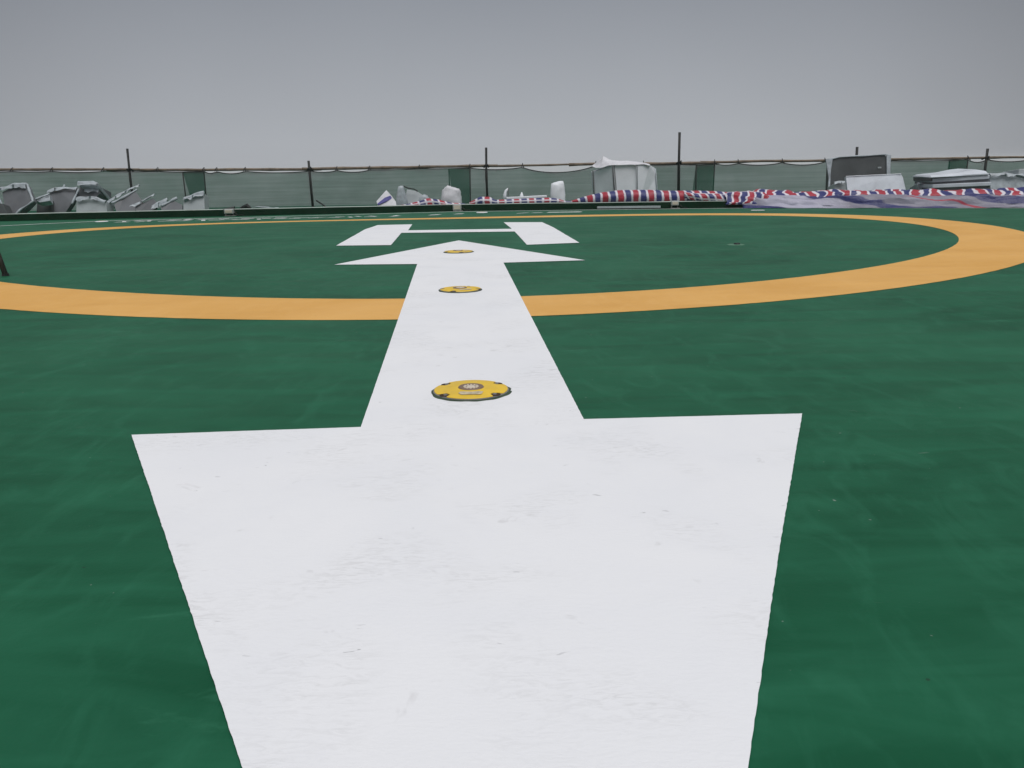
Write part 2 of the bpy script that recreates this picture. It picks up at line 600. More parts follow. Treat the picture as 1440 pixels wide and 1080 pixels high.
# small white painted dashes and strokes by the kerb, too flat to read
rs = random.Random(3)
let = empty('painted_lettering', (-7, 22.2, 0), 'row of small worn white painted characters near the kerb left of the H', 'floor marking')
for i in range(15):
    x = -9.6 + i * .47
    y = 22.05 + .07 * (x + 9.6)
    for k in range(3 if i < 9 else 2):
        px, py = x + rs.uniform(-.12, .12), y + k * .27 + rs.uniform(-.05, .05)
        w, dd = (rs.uniform(.22, .46), .10) if rs.random() < .7 else (.10, rs.uniform(.25, .36))
        sk = rs.uniform(-.12, .12)
        lett = bmesh.new()
        zz = .0045 + .0004 * k + .00015 * (i % 2)
        lett.faces.new([lett.verts.new(p) for p in ((px - w / 2 - sk, py - dd / 2, zz), (px + w / 2 - sk, py - dd / 2, zz), (px + w / 2 + sk, py + dd / 2, zz), (px - w / 2 + sk, py + dd / 2, zz))])
        from_bm('stroke', lett, M['wornwhite'], let)

DASH = [((600.5, 303.2), (616, 302.4), .28, 'flat white painted dash by the kerb left of the lone white sack'),
        ((637, 301.6), (649, 301.2), .24, 'short white painted dash straight below the middle kerb floodlight'),
        ((725, 300.8), (741, 299.6), .22, 'pale slanting painted dash right of the small ringed light by the kerb'),
        ((747, 299.8), (761, 299.4), .18, 'shortest pale painted dash between two longer ones by the kerb'),
        ((768, 299.3), (816, 298.6), .26, 'longest pale painted dash by the kerb right of centre'),
        ((1056, 296.3), (1075, 296.2), .25, 'white painted dash in front of the tarpaulin with the pale underside')]
for (u0, v0), (u1, v1), dd, lb in DASH:
    def g(u, v):
        d = FWD + RGT * ((u - 720) / FPX) + DWN * ((v - 540) / FPX)
        return Vector((0, 0, CAM_H)) + d * (-CAM_H / d.z)
    a, b = g(u0, v0), g(u1, v1)
    tag(sheet('painted_dash', rough_edge([(a.x, a.y), (b.x, b.y), (b.x + .08, b.y + dd), (a.x + .08, a.y + dd)], .06, .012), .0058, M['wornwhite']),
        lb, 'floor marking')


# ------------------------------------------------------------------ haze
# (built last in the file's structure block: one closed box around everything, sky outside)
hm = bpy.data.materials.new('haze')
hm.use_nodes = True
ht = hm.node_tree
ht.nodes.clear()
ho = ht.nodes.new('ShaderNodeOutputMaterial')
hv = ht.nodes.new('ShaderNodeVolumePrincipled')
hv.inputs['Color'].default_value = (.92, .94, .96, 1)
hv.inputs['Density'].default_value = .0007
ht.links.new(hv.outputs[0], ho.inputs['Volume'])
bm = bmesh.new()
add_box(bm, (0, 0, (-101 + 3.2) / 2), (19000, 19000, 3.2 + 101))
struct(from_bm('haze', bm, hm), 'stuff')


# ------------------------------------------------------------------ fence with debris netting
FY = 28.3
fence = empty('safety_fence', (0, FY, 0), 'long green netting fence with bamboo top rail behind the kerb', 'fence')
RAIL = [(-120, 239.6), (-60, 239), (0, 238.6), (60, 238.4), (180, 238.4), (300, 238.4), (434, 237.6), (520, 236.2), (600, 234.6), (683, 233.2), (740, 232.4), (835, 229.6), (905, 229.2),
        (955, 228.6), (1000, 227.6), (1100, 226), (1250, 223.6), (1388, 221.6), (1440, 221.2), (1560, 219.8)]


def lerp_tab(tab, x):
    for (a, b), (c, d) in zip(tab, tab[1:]):
        if a <= x <= c:
            return b + (d - b) * (x - a) / (c - a)
    return tab[0][1] if x < tab[0][0] else tab[-1][1]


def rail_piece(u0, u1, r0, r1, dy, dv=0, mat='bamboo'):
    n = max(3, int((u1 - u0) / 14))
    pts, rad = [], []
    for i in range(n + 1):
        u = u0 + (u1 - u0) * i / n
        p = at(u, lerp_tab(RAIL, u) + dv + noise.noise(Vector((u * .02, dv, 1))) * .7, FY + dy)
        pts.append(p)
        r = r0 + (r1 - r0) * i / n
        rad.append(r * (1.18 if i % 4 == 0 else 1.0))
    bm_ = bmesh.new()
    add_tube(bm_, pts, rad, 8)
    from_bm('rail', bm_, M[mat], fence, True)


rail_piece(-120, 196, .042, .036, 0)
rail_piece(150, 452, .036, .044, .07, .4)
rail_piece(425, 700, .046, .038, 0)
rail_piece(660, 842, .038, .026, .07, .3)
rail_piece(800, 1012, .044, .040, 0, 1.0)
rail_piece(985, 1262, .040, .036, .07, .4)
rail_piece(1230, 1580, .038, .034, 0, .2)

POSTS = [(178, 209, .040), (434.5, 226, .040), (683, 207.5, .042), (956, 186, .046), (1206, 206.5, .044), (1388.5, 209, .046)]
for u, vt, r in POSTS:
    top = at(u, vt, FY - .22)
    bm = bmesh.new()
    add_tube(bm, [(top.x + .02, top.y, -.01), (top.x, top.y, top.z * .5), (top.x + random.uniform(-.02, .02), top.y, top.z)], [r, r * .97, r * .93], 10)
    from_bm('post', bm, M['post'], fence, True)
    zt = at(u, lerp_tab(RAIL, u), FY).z
    bm = bmesh.new()
    add_tube(bm, [(top.x - .07, FY - .10, zt - .05), (top.x - .05, FY - .27, zt), (top.x + .05, FY - .27, zt + .03), (top.x + .07, FY - .10, zt - .04)], .026, 6)
    from_bm('clamp', bm, M['rope'], fence, True)

TIES = [(-120, 0), (-60, 1), (18, 1), (74, 1.6), (146, .6), (222, 1), (287, 3.0), (305, 3.6), (345, 2.6), (437, 2.6), (474, 3.2), (520, .6), (590, .6), (661, 3.0), (735, 9.0),
        (838, .8), (905, .8), (958, 1.2), (1005, 2.4), (1038, 3.2), (1100, 4.0), (1160, 1.0), (1250, .8), (1361, 4.0), (1388, 3.6), (1450, 2), (1560, 0)]


def net_top(u):
    for (a, s), (b, _) in zip(TIES, TIES[1:]):
        if a <= u <= b:
            q = (u - a) / (b - a)
            return lerp_tab(RAIL, u) + 2.3 + s * (4 * q * (1 - q)) ** .8
    return lerp_tab(RAIL, u) + 2.3


NETS = [(-120, 287, 0, 4), (257, 661, -12, 4), (631, 1005, -6, 0), (979, 1361, 6, -4), (1335, 1560, 4, 0)]
for k, (u0, u1, sl, sr_) in enumerate(NETS):
    yy = FY - .10 - (.035 if k % 2 else 0)
    bm = bmesh.new()
    nx = int((u1 - u0) / 5)
    cols = []
    for i in range(nx + 1):
        s = i / nx
        u = u0 + (u1 - u0) * s
        top = at(u, net_top(u) - (0 if 0 < i < nx else 0), yy)
        col = []
        for j in range(9):
            q = j / 8
            lean = (-sl if s < .03 else 0) * .02 * q * (1 - s / .03) if sl and s < .03 else 0
            x = top.x + lean
            z = top.z * (1 - q)
            y = yy + .06 * noise.noise(Vector((x * 1.3, z * .8, k * 3.1))) + .012 * noise.noise(Vector((x * 5, z * 2, k)))
            col.append(bm.verts.new((x, y, z)))
        cols.append(col)
    for a, b in zip(cols, cols[1:]):
        for j in range(8):
            bm.faces.new((a[j], b[j], b[j + 1], a[j + 1]))
    net = from_bm('netting', bm, M['net'], fence, True)
    # rope hem of this length of netting
    bm = bmesh.new()
    pts = [at(u0 + (u1 - u0) * i / nx, net_top(u0 + (u1 - u0) * i / nx) + .2, yy - .012) for i in range(nx + 1)]
    add_tube(bm, pts, .016, 6)
    for uu in (u0, u1):                                   # doubled side hem
        p = at(uu, net_top(uu), yy)
        add_tube(bm, [(p.x, yy - .012, p.z), (p.x + .02 * (1 if uu == u0 else -1), yy - .012, 0.0)], .018, 6)
    from_bm('hem', bm, M['rope'], net, True)
for u, s in TIES:
    if 0 < u < 1440:
        p = at(u, lerp_tab(RAIL, u), FY)
        bm = bmesh.new()
        add_tube(bm, [p + Vector((-.03, -.12, -.055)), p + Vector((-.012, -.07, .02)), p + Vector((.0, .02, .062)), p + Vector((.014, .06, 0)), p + Vector((.02, -.06, -.04)), p + Vector((.03, -.13, -.07))], .014, 5)
        from_bm('tie', bm, M['rope'], fence)


# ------------------------------------------------------------------ inset lights on the arrow
def inset_light(x, y, R, label, z0=.006, rz=0.0, first=None):
    t = empty('inset_light', (x, y, z0), label, 'deck light', 'yellow inset lights along the white arrow')
    T = lambda px, py: (x + px * math.cos(rz) - py * math.sin(rz), y + px * math.sin(rz) + py * math.cos(rz))
    bm = bmesh.new()
    # ragged sealant collar
    seg = 64
    lo_ = [bm.verts.new((x + (R * 1.06 + .012 * noise.noise(Vector((k * .35, y, 0)))) * math.cos(k * 2 * math.pi / seg), y + (R * 1.06 + .012 * noise.noise(Vector((k * .35, y, 5)))) * math.sin(k * 2 * math.pi / seg), z0 + .001)) for k in range(seg)]
    hi_ = [bm.verts.new((x + R * 1.0 * math.cos(k * 2 * math.pi / seg), y + R * 1.0 * math.sin(k * 2 * math.pi / seg), z0 + .006)) for k in range(seg)]
    for k in range(seg):
        bm.faces.new((lo_[k], lo_[(k + 1) % seg], hi_[(k + 1) % seg], hi_[k]))
    bm.faces.new(hi_)
    from_bm('collar', bm, M['cap_green'], t)
    bm = bmesh.new()
    add_disc(bm, (x, y), R * .995, R * .985, z0 + .004, z0 + .0105, 64)
    from_bm('flange', bm, M['steel'], t)
    # yellow cover: shallow dome, scalloped for the four bolts
    bm = bmesh.new()
    seg = 96
    bolts = [math.radians(a) for a in (38, 142, 222, 318)]
    prev = None
    radii = [(.965, .011), (.955, .0145), (.80, .017), (.60, .019), (.40, .021), (.355, .021)]
    for rr, zz in radii:
        ring = []
        for k in range(seg):
            a = k * 2 * math.pi / seg
            r = R * rr
            # notch
            for b_ in bolts:
                da = abs((a - b_ + math.pi) % (2 * math.pi) - math.pi)
                if rr > .78 and da < .16:
                    r = min(r, R * (.765 + .8 * max(0, da - .10) * (rr > .9)))
            px, py = T(r * math.cos(a), r * math.sin(a))
            ring.append(bm.verts.new((px, py, z0 + zz)))
        if prev:
            for k in range(seg):
                bm.faces.new((prev[k], prev[(k + 1) % seg], ring[(k + 1) % seg], ring[k]))
        prev = ring
    bm.faces.new(prev)
    from_bm('cover', bm, M['yellow'], t)
    for b_ in bolts:
        px, py = T(R * .845 * math.cos(b_), R * .845 * math.sin(b_))
        bm = bmesh.new()
        add_disc(bm, (px, py), R * .155, R * .155, z0 + .010, z0 + .0122, 16)
        rc = from_bm('bolt_recess', bm, M['pit'], t)
        bm = bmesh.new()
        add_disc(bm, (px, py), R * .062, R * .055, z0 + .012, z0 + .017, 6)
        from_bm('bolt', bm, M['steel'], rc)
    bm = bmesh.new()
    bx, by = T(0, R * .05)
    add_disc(bm, (bx, by), R * .345, R * .32, z0 + .020, z0 + .026, 40)
    lens_b = from_bm('lens_bezel', bm, M['bronze'], t)
    bm = bmesh.new()
    for k in range(12):
        a = k * math.pi / 6
        gx, gy = T(R * .17 * math.cos(a), R * .05 + R * .17 * math.sin(a) - R * .05)
        add_disc(bm, (gx, gy), R * .038, R * .026, z0 + .0255, z0 + .031, 8)
    add_disc(bm, T(0, 0), R * .12, R * .09, z0 + .0255, z0 + .030, 20)
    from_bm('lens', bm, M['glass'], lens_b)
    bm = bmesh.new()
    cx_, cy_ = T(.02 * R, -R * .53)
    ol = []
    for k in range(18):
        a = k * math.pi / 9
        wx, wy_ = R * .30 * (abs(math.cos(a)) ** .5) * math.copysign(1, math.cos(a)), R * .17 * (abs(math.sin(a)) ** .5) * math.copysign(1, math.sin(a))
        j = 1 + .22 * noise.noise(Vector((k * .9, x, y)))
        ol.append(T(.02 * R + wx * j, -R * .53 + wy_ * j))
    bm.faces.new([bm.verts.new((px, py, z0 + .0208)) for px, py in ol])
    st = from_bm('sticker', bm, M['sticker'], t)
    return t


inset_light(-.225, 4.605, .209, 'nearest yellow inset light with brown lens on the arrow shaft')
inset_light(-.498, 8.634, .209, 'middle yellow inset light on the arrow where it crosses the ring', rz=.5)
inset_light(-.736, 12.616, .209, 'farthest yellow inset light on the arrow head just below the H', rz=1.1)

# small white ringed perimeter lights flush in the deck
for x, y, lb in ((-10.35, 22.45, 'small white ringed deck light by the kerb below the grey panel pile'),
                 (-.72, 23.55, 'small white ringed deck light right of the middle kerb floodlight')):
    t = empty('perimeter_light', (x, y, .004), lb, 'deck light', 'small white perimeter lights')
    bm = bmesh.new()
    add_disc(bm, (x, y), .155, .14, .004, .016, 32)
    from_bm('rim', bm, M['white_panel'], t)
    bm = bmesh.new()
    add_disc(bm, (x, y), .10, .08, .014, .024, 24)
    from_bm('lens', bm, M['glass'], t)


# ------------------------------------------------------------------ kerb floodlights
def floodlight(u, v, w, h, label, hood):
    p0 = at(u, v, 24)
    Y = kerbY(p0.x) - .07
    p = at(u, v, Y)
    t = empty('kerb_floodlight', (p.x, Y, 0), label, 'floodlight', 'floodlights mounted on the kerb')
    bm = bmesh.new()
    add_box(bm, (p.x, Y, p.z), (w, .13, h), 0, .12, 0, .018)
    body = from_bm('housing', bm, M['lamp_grey'], t)
    bm = bmesh.new()
    add_box(bm, (p.x, Y - .068, p.z - .004), (w * .74, .014, h * .62), 0, .12, 0, .005)
    from_bm('lens', bm, M['glass'], body)
    bm = bmesh.new()
    add_box(bm, (p.x + .02, Y + .02, .012), (w * 1.15, .16, .02), 0, 0, 0, .005)
    add_box(bm, (p.x - w * .42, Y + .02, p.z * .5), (.02, .05, p.z), 0)
    add_box(bm, (p.x + w * .42, Y + .02, p.z * .5), (.02, .05, p.z), 0)
    from_bm('bracket', bm, M['steel'], t)
    if hood:
        bm = bmesh.new()
        prism(bm, [(p.x - w * .7, Y + .02, p.z + h * .56), (p.x + w * .45, Y + .02, p.z + h * .54), (p.x + w * .48, Y + .05, p.z + h * .98), (p.x + w * .2, Y + .05, p.z + h * .9)], .15, Vector((0, 1, 0)))
        from_bm('hood', bm, M['black'], t)
    bm = bmesh.new()
    add_tube(bm, [(p.x + w * .4, Y, .05), (p.x + w * .7, Y - .05, .10), (p.x + w * 1.0, Y - .08, .03), (p.x + w * 1.35, Y - .05, .035), (p.x + w * 1.7, Y - .02, .015)], .013, 6)
    from_bm('cable', bm, M['rope'], t, True)
    return t


floodlight(322.3, 297.2, .245, .125, 'grey kerb floodlight with black hood below the dark net overlap', True)
floodlight(642.8, 291.5, .235, .17, 'grey kerb floodlight right below the white woven sack', False)
floodlight(949, 285.5, .20, .11, 'grey kerb floodlight under the striped tarpaulin roll near the tall post', False)


# ------------------------------------------------------------------ pile of sheet panels, left
def film_flap(bm, pts, depth):
    """loose protective film folded over a panel edge: ragged crumpled flap hanging from it"""
    prev = None
    for a, b in zip(pts, pts[1:]):
        a, b = Vector(a), Vector(b)
        for i in range(9):
            p = a.lerp(b, i / 8)
            n = noise.noise(p * 3.7) + .5 * noise.noise(p * 11)
            d = depth * max(.12, .8 + 1.1 * n)
            row = [bm.verts.new(p + Vector((.012 * noise.noise(p * 9), -.055 - .02 * k + .03 * noise.noise(p * 6 + Vector((0, 0, k))), -d * k / 2 + .012))) for k in range(3)]
            if prev:
                for k in range(2):
                    bm.faces.new((prev[k], prev[k + 1], row[k + 1], row[k]))
            prev = row


def lip(bm, pts, r, seg=7):
    out, rad = [], []
    for a, b in zip(pts, pts[1:]):
        a, b = Vector(a), Vector(b)
        for i in range(6):
            p = a.lerp(b, i / 6)
            out.append(p + Vector((0, 0, 1)) * r * .35 * noise.noise(p * 5))
            rad.append(max(.008, r * (.95 + 1.1 * noise.noise(p * 4.3 + Vector((3, 1, 4))))))
    out.append(Vector(pts[-1]))
    rad.append(r)
    add_tube(bm, out, rad, seg)


def tray(label, face, Y, lean, lips, mat='panel', thick=.22, r=.036, group='panels left by the kerb', cat='panel', name='sheet_panel', lipmat='film', flap=2.3):
    """folded sheet-metal tray panel leaning on the pile: face plate with depth + wrapped pale lips"""
    vmin, vmax = min(p[1] for p in face), max(p[1] for p in face)
    def P(u, v, dy=0):
        q = (vmax - v) / max(1, vmax - vmin)
        w_ = at(u, v, Y + lean * q + dy)
        if v >= vmax - 2.5 and (vmax >= 292 or (face[0][0] > 1100 and vmax >= 271)):
            w_.z = .002                                   # the foot stands on the roof behind the kerb
        return w_
    base = P(sum(p[0] for p in face) / len(face), vmax)
    t = empty(name, (base.x, Y, 0), label, cat, group)
    bm = bmesh.new()
    prism(bm, [P(*p) for p in face], thick * 1.6, None, .006)
    f = from_bm('face_plate', bm, M[mat], t)
    bv = f.modifiers.new('bevel', 'BEVEL'); bv.width = .012; bv.segments = 2
    for li, pts in enumerate(lips):
        bm = bmesh.new()
        if li == 0 and lipmat == 'film' and flap:
            film_flap(bm, [P(*p, -.02) for p in pts], r * flap)
        lip(bm, [P(*p, -.02) for p in pts], r)
        from_bm('rim', bm, M[lipmat], t, True)
    return t


tray('dark edge of a panel cut off at the lower left of the pile', [(-14, 286), (3, 286), (10, 300), (8, 306), (-14, 306)], 24.7, .1, [], 'dark_panel')
tray('big grey panel with pale wrapped rim at the far left end', [(3, 270), (21, 260.5), (37, 259.5), (46, 282), (37.5, 292), (16, 299), (8, 297)], 25.2, .35,
     [[(-12, 268), (2, 265), (20, 259.8), (37.5, 258.8)], [(38, 259), (46.5, 283), (30, 294), (16, 298.5)], [(-2, 280), (2, 286), (9, 299)]], thick=.14)
tray('short pale bar shaped panel propped between the two large grey ones', [(48, 281), (69, 272), (70.5, 282), (56, 284.5)], 25.6, .2, [[(48, 281), (69.5, 272.2)]], 'film', .12, .02)
tray('black sheet added as the dark void low behind the pale bar panel', [(52, 284), (72, 282), (73, 299), (50, 301)], 25.9, .1, [], 'dark_panel', .1)  # dark sheet added to stand in for the shaded void under the bar
tray('wide grey panel with a small knob on its top edge', [(69.5, 268), (78, 264.8), (108, 264.2), (102, 284), (88, 296), (72, 297)], 26.0, .35,
     [[(68, 268.5), (78, 264.4), (109, 264)], [(111, 265.5), (106, 276), (101, 287)], [(89.5, 263.5), (91, 260)]], thick=.12, r=.026)
tray('pale cap panel on the very top of the pile', [(110, 254.5), (131, 253.7), (138, 257), (137, 261.2), (111, 260.6)], 26.3, .1, [[(110, 257), (137, 258.5)]], 'film', .8, .03)
tray('grey boxy panel under the pale cap panel', [(112, 262), (139, 262), (140, 272), (133, 281), (108, 279)], 26.4, .1, [[(120, 265.5), (139, 268)]], 'panel', .5, .04)
tray('low pale blue panel at the foot of the stacked boxes', [(108, 278), (128, 276), (149, 283), (150, 297), (106, 298)], 25.7, .15, [[(108, 278.5), (128, 276.4), (149, 283)]], 'pale_panel', .3, .03)
tray('long slanting grey panel whose pale rim rises towards the left post', [(160, 287), (174, 275.5), (190, 268.5), (201, 284), (184, 298), (164, 298)], 25.8, .5,
     [[(152, 283), (164, 276), (178, 268.5), (196, 260)], [(157, 286), (175, 277), (193, 266.5)]], 'panel', .10, .03)
tray('thin slanting panel with one pale rim beside the long slanting one', [(190, 289.5), (215, 279), (221, 285), (214, 297), (190, 297)], 25.6, .3, [[(184, 289.5), (200, 283), (217.5, 273)]], 'panel', .09, .028)
tray('grey panel with two parallel pale rims left of the dark net overlap', [(226, 290), (244, 282), (256, 288), (256.5, 298), (226, 298)], 25.5, .3,
     [[(214, 291), (224, 285), (235.5, 280)], [(227, 289.5), (238, 284), (249, 278.5)]], 'panel', .1, .045)
tray('last pale topped panel standing under the dark net overlap', [(258, 282.5), (277, 276), (287, 271.5), (287.5, 298), (257, 298)], 25.3, .2, [[(259, 281), (272, 275), (287, 270.5)]], 'pale_panel', .25, .05)

# odds and ends along the kerb
t = empty('crumpled_cloth', tuple(at(346, 294, 25.2)), 'small crumpled black cloth behind the kerb near the hooded floodlight', 'cloth')
bm = bmesh.new()
pp = [at(338, 293, 25.1), at(343, 291, 25.1), at(347, 289.5, 25.1), at(353, 293, 25.1)]
add_tube(bm, pp, [.03, .05, .07, .03], 7)
from_bm('fold', bm, M['black'], t)
bm = bmesh.new()
lip(bm, [at(352, 292.3, 25.2), at(362, 291, 25.2), at(374, 292, 25.2), at(392, 292.6, 25.2)], .022)
tag(from_bm('film_strip', bm, M['film'], None, True), 'thin pale strip of film lying along the kerb top right of the black cloth', 'plastic film')
bm = bmesh.new()
add_tube(bm, [at(444.7, 282, 26), at(452, 286.5, 25.9), at(462, 293.5, 25.8)], .022, 7)
tag(from_bm('stick', bm, M['post'], None, True), 'short dark stick leaning behind the kerb right of the second post', 'stick')


# ------------------------------------------------------------------ tarpaulins
def uv_tube(name, rows, mat, parent, seg=20, upm=2.4, twist=.35, crump=.02, vrows=4.0):
    """rolled cloth: rows = (u, v_top, v_bottom, Y)"""
    cen, rad = [], []
    # resample
    fine = []
    for a, b in zip(rows, rows[1:]):
        k = max(2, int((b[0] - a[0]) / 2.0))
        for i in range(k):
            s = i / k
            fine.append(tuple(a[j] + (b[j] - a[j]) * s for j in range(4)))
    fine.append(rows[-1])
    verts, uvs, faces = [], [], []
    dist = 0
    last = None
    for (u, vt, vb, Y) in fine:
        a, b = at(u, vt, Y), at(u, vb, Y)
        c = (a + b) / 2
        r = (a - b).length / 2
        if last is not None:
            dist += (c - last).length
        last = c
        for k in range(seg + 1):
            th = 2 * math.pi * k / seg + 4.2
            p = Vector((0, -math.cos(th) * r * 1.25, math.sin(th) * r))
            q = c + p
            nz = noise.noise(Vector((q.x * 3.1, math.sin(th) * 2, 2))) + .6 * noise.noise(Vector((q.x * 9, math.cos(th) * 2, math.sin(th) * 2)))
            q = c + p * (1 + crump * 4 * nz * min(1, r / .1))
            q.x += .04 * r * math.sin(th * 2)
            verts.append(q)
            uvs.append((dist * upm + twist * (k / seg * 2 - 1) * 1.0, k / seg * vrows))
    n = len(fine)
    w = seg + 1
    for i in range(n - 1):
        for k in range(seg):
            faces.append((i * w + k, (i + 1) * w + k, (i + 1) * w + k + 1, i * w + k + 1))
    faces.append(tuple(range(0, seg)))
    faces.append(tuple((n - 1) * w + k for k in range(seg))[::-1])
    me = bpy.data.meshes.new(name)
    me.from_pydata([tuple(v) for v in verts], [], faces)
    ul = me.uv_layers.new(name='UVMap')
    for lp in me.loops:
        ul.data[lp.index].uv = uvs[lp.vertex_index]
    return link(name, me, mat, parent, True)


def cloth_sheet(name, x0, x1, prof, mat, parent, amp=.05, upm=2.4, seed=0, nx=120, hem=.04, thick=.012):
    """draped cloth following the kerb; prof(s) for s 0..1 -> (dy from kerb front, z); 1 = hem on the deck"""
    verts, uvs, faces = [], [], []
    nv = 22
    for i in range(nx + 1):
        x = x0 + (x1 - x0) * i / nx
        endf = min(1, min(i, nx - i) / 8 + .25)
        for j in range(nv + 1):
            s = j / nv
            dy, z = prof(s, x)
            a = .9 * noise.noise(Vector((x * .55, s * 4.5 + x * .25, seed + 2))) + noise.noise(Vector((x * 1.4 + s * 1.5, s * 2.2, seed))) + .55 * noise.noise(Vector((x * 3.6, s * 5 - x, seed + 4))) + .25 * noise.noise(Vector((x * 9, s * 9, seed + 8)))
            env = math.sin(math.pi * min(1, s * .9 + .1)) ** .6
            zz = max(.008, z * (.72 + .28 * endf) + amp * a * env)
            yy = kerbY(x) + dy + amp * .8 * noise.noise(Vector((x * 2, s * 3, seed + 20))) + (hem * noise.noise(Vector((x * 2.5, 0, seed + 30))) if s > .85 else 0)
            verts.append((x + amp * .6 * noise.noise(Vector((x * 2, s * 4, seed + 11))), yy, zz))
            uvs.append((x * upm + s * .5, s + .06 * noise.noise(Vector((x * .8, s, seed)))))
    w = nv + 1
    for i in range(nx):
        for j in range(nv):
            faces.append((i * w + j, i * w + j + 1, (i + 1) * w + j + 1, (i + 1) * w + j))
    me = bpy.data.meshes.new(name)
    me.from_pydata(verts, [], faces)
    ul = me.uv_layers.new(name='UVMap')
    for lp in me.loops:
        ul.data[lp.index].uv = uvs[lp.vertex_index]
    o = link(name, me, mat, parent, True)
    so = o.modifiers.new('thickness', 'SOLIDIFY')
    so.thickness = thick
    return o


def curve_prof(pts):
    def f(s, x):
        q = s * (len(pts) - 1)
        i = min(int(q), len(pts) - 2)
        a, b = pts[i], pts[i + 1]
        r = q - i
        r = r * r * (3 - 2 * r) * .5 + r * .5
        return a[0] + (b[0] - a[0]) * r, a[1] + (b[1] - a[1]) * r
    return f


# big roll on the kerb in front of the wrapped crate
t = empty('tarpaulin_roll', tuple(at(900, 286, 24.5)), 'thick rolled red white and blue tarpaulin on the kerb before the white crate', 'tarpaulin', 'tricolour tarpaulins')
uv_tube('roll', [(803, 282.5, 284.6, 24.5), (812, 279.5, 285, 24.5), (822, 276.5, 285.4, 24.5), (836, 272.6, 285.8, 24.45), (852, 269.6, 286, 24.4), (870, 267.6, 286.2, 24.4), (892, 266.8, 286.4, 24.35),
                 (914, 267, 286.4, 24.3), (932, 268, 286, 24.3), (952, 268.2, 285.2, 24.25), (972, 267.8, 283.6, 24.2), (990, 268.2, 282.4, 24.15), (1006, 269, 282, 24.1), (1022, 270, 281.6, 24.05), (1040, 273, 281, 24.0)],
        M['tarp'], t, 24, 2.42, .16, .022)
uv_tube('fold', [(962, 270, 278, 24.05), (985, 271.5, 283.6, 24.0), (1005, 272, 284.4, 23.95), (1026, 275, 284.4, 23.9), (1045, 277.5, 283.5, 23.85)], M['tarp_check'], t, 16, 2.6, .5, .05)

# low flat tarpaulin between the middle floodlight and the roll
t = empty('tarpaulin_strip', tuple(at(735, 286, 24.72)), 'low checked red and blue tarpaulin strip along the kerb beneath the white bag', 'tarpaulin', 'tricolour tarpaulins')
uv_tube('roll', [(660, 284.5, 288, 24.72), (669, 280, 288.4, 24.72), (676, 276.4, 288.4, 24.72), (688, 276.8, 288.2, 24.72), (697, 281, 288, 24.72), (712, 280.2, 287.6, 24.70), (740, 279, 287.2, 24.66), (772, 277.8, 286.4, 24.6),
                 (784, 279.2, 286, 24.6), (794, 282.4, 285.6, 24.55), (806, 283, 285, 24.5)], M['tarp_check'], t, 18, 2.42, .05, .03, 3.0)

t = empty('tarpaulin_heap', tuple(at(612, 288, 24.72)), 'small crumpled heap of checked tarpaulin left of the woven sack', 'tarpaulin', 'tricolour tarpaulins')
uv_tube('heap', [(560, 289, 291, 24.72), (575, 286.5, 291, 24.72), (592, 282, 291, 24.72), (604, 278.5, 290.6, 24.72), (612, 279.4, 290.4, 24.72), (622, 282, 290, 24.72), (634, 285, 289.4, 24.72), (654, 286, 288.6, 24.72)], M['tarp_check'], t, 16, 2.6, .3, .06, 3.0)

t = empty('tarpaulin_peak', tuple(at(542, 291, 25.3)), 'peaked pale tarpaulin scrap with one blue band right of the leaning stick', 'tarpaulin', 'tricolour tarpaulins')
bm = bmesh.new()
prism(bm, [at(529, 283, 25.3), at(543, 267.6, 25.5), (at(551, 276, 25.45)), at(557, 283, 25.3), at(558, 293, 25.2), at(532, 293, 25.2)], .3, None, .01)
from_bm('sheet', bm, M['sack'], t)
bm = bmesh.new()
prism(bm, [at(530.5, 286.5, 25.24), at(541, 278, 25.33), at(549, 275, 25.38), at(551.5, 279, 25.36), at(543, 283, 25.27), at(532, 288, 25.21)], .03, None)
sb, _, bb = new_mat('blue_tarp_band'); bb.inputs['Base Color'].default_value = (.045, .042, .25, 1); bb.inputs['Roughness'].default_value = .5
from_bm('band', bm, sb, t)

# spread tarpaulin on the right: striped upper layer, pale folded underside in front
t = empty('spread_tarpaulin', (10, 22.9, 0), 'long tricolour tarpaulin spread over the kerb at the right, pale underside folded forward', 'tarpaulin', 'tricolour tarpaulins')
cloth_sheet('striped_layer', 5.9, 16.5, curve_prof([(1.3, .10), (.95, .30), (.55, .43), (.25, .40), (.05, .30), (-.03, .16)]), M['tarp_crumple'], t, .085, 2.4, 1, 200)
cloth_sheet('folded_underside', 6.2, 16.5, curve_prof([(.26, .28), (.06, .31), (-.06, .28), (-.12, .19), (-.17, .09), (-.28, .012)]), M['tarp_under'], t, .06, 2.4, 5, 220, .10)
cloth_sheet('crumpled_end', 5.8, 6.9, curve_prof([(.32, .33), (.12, .41), (-.05, .34), (-.12, .22), (-.16, .13), (-.16, .10)]), M['tarp_check'], t, .09, 2.8, 9, 60, .05)


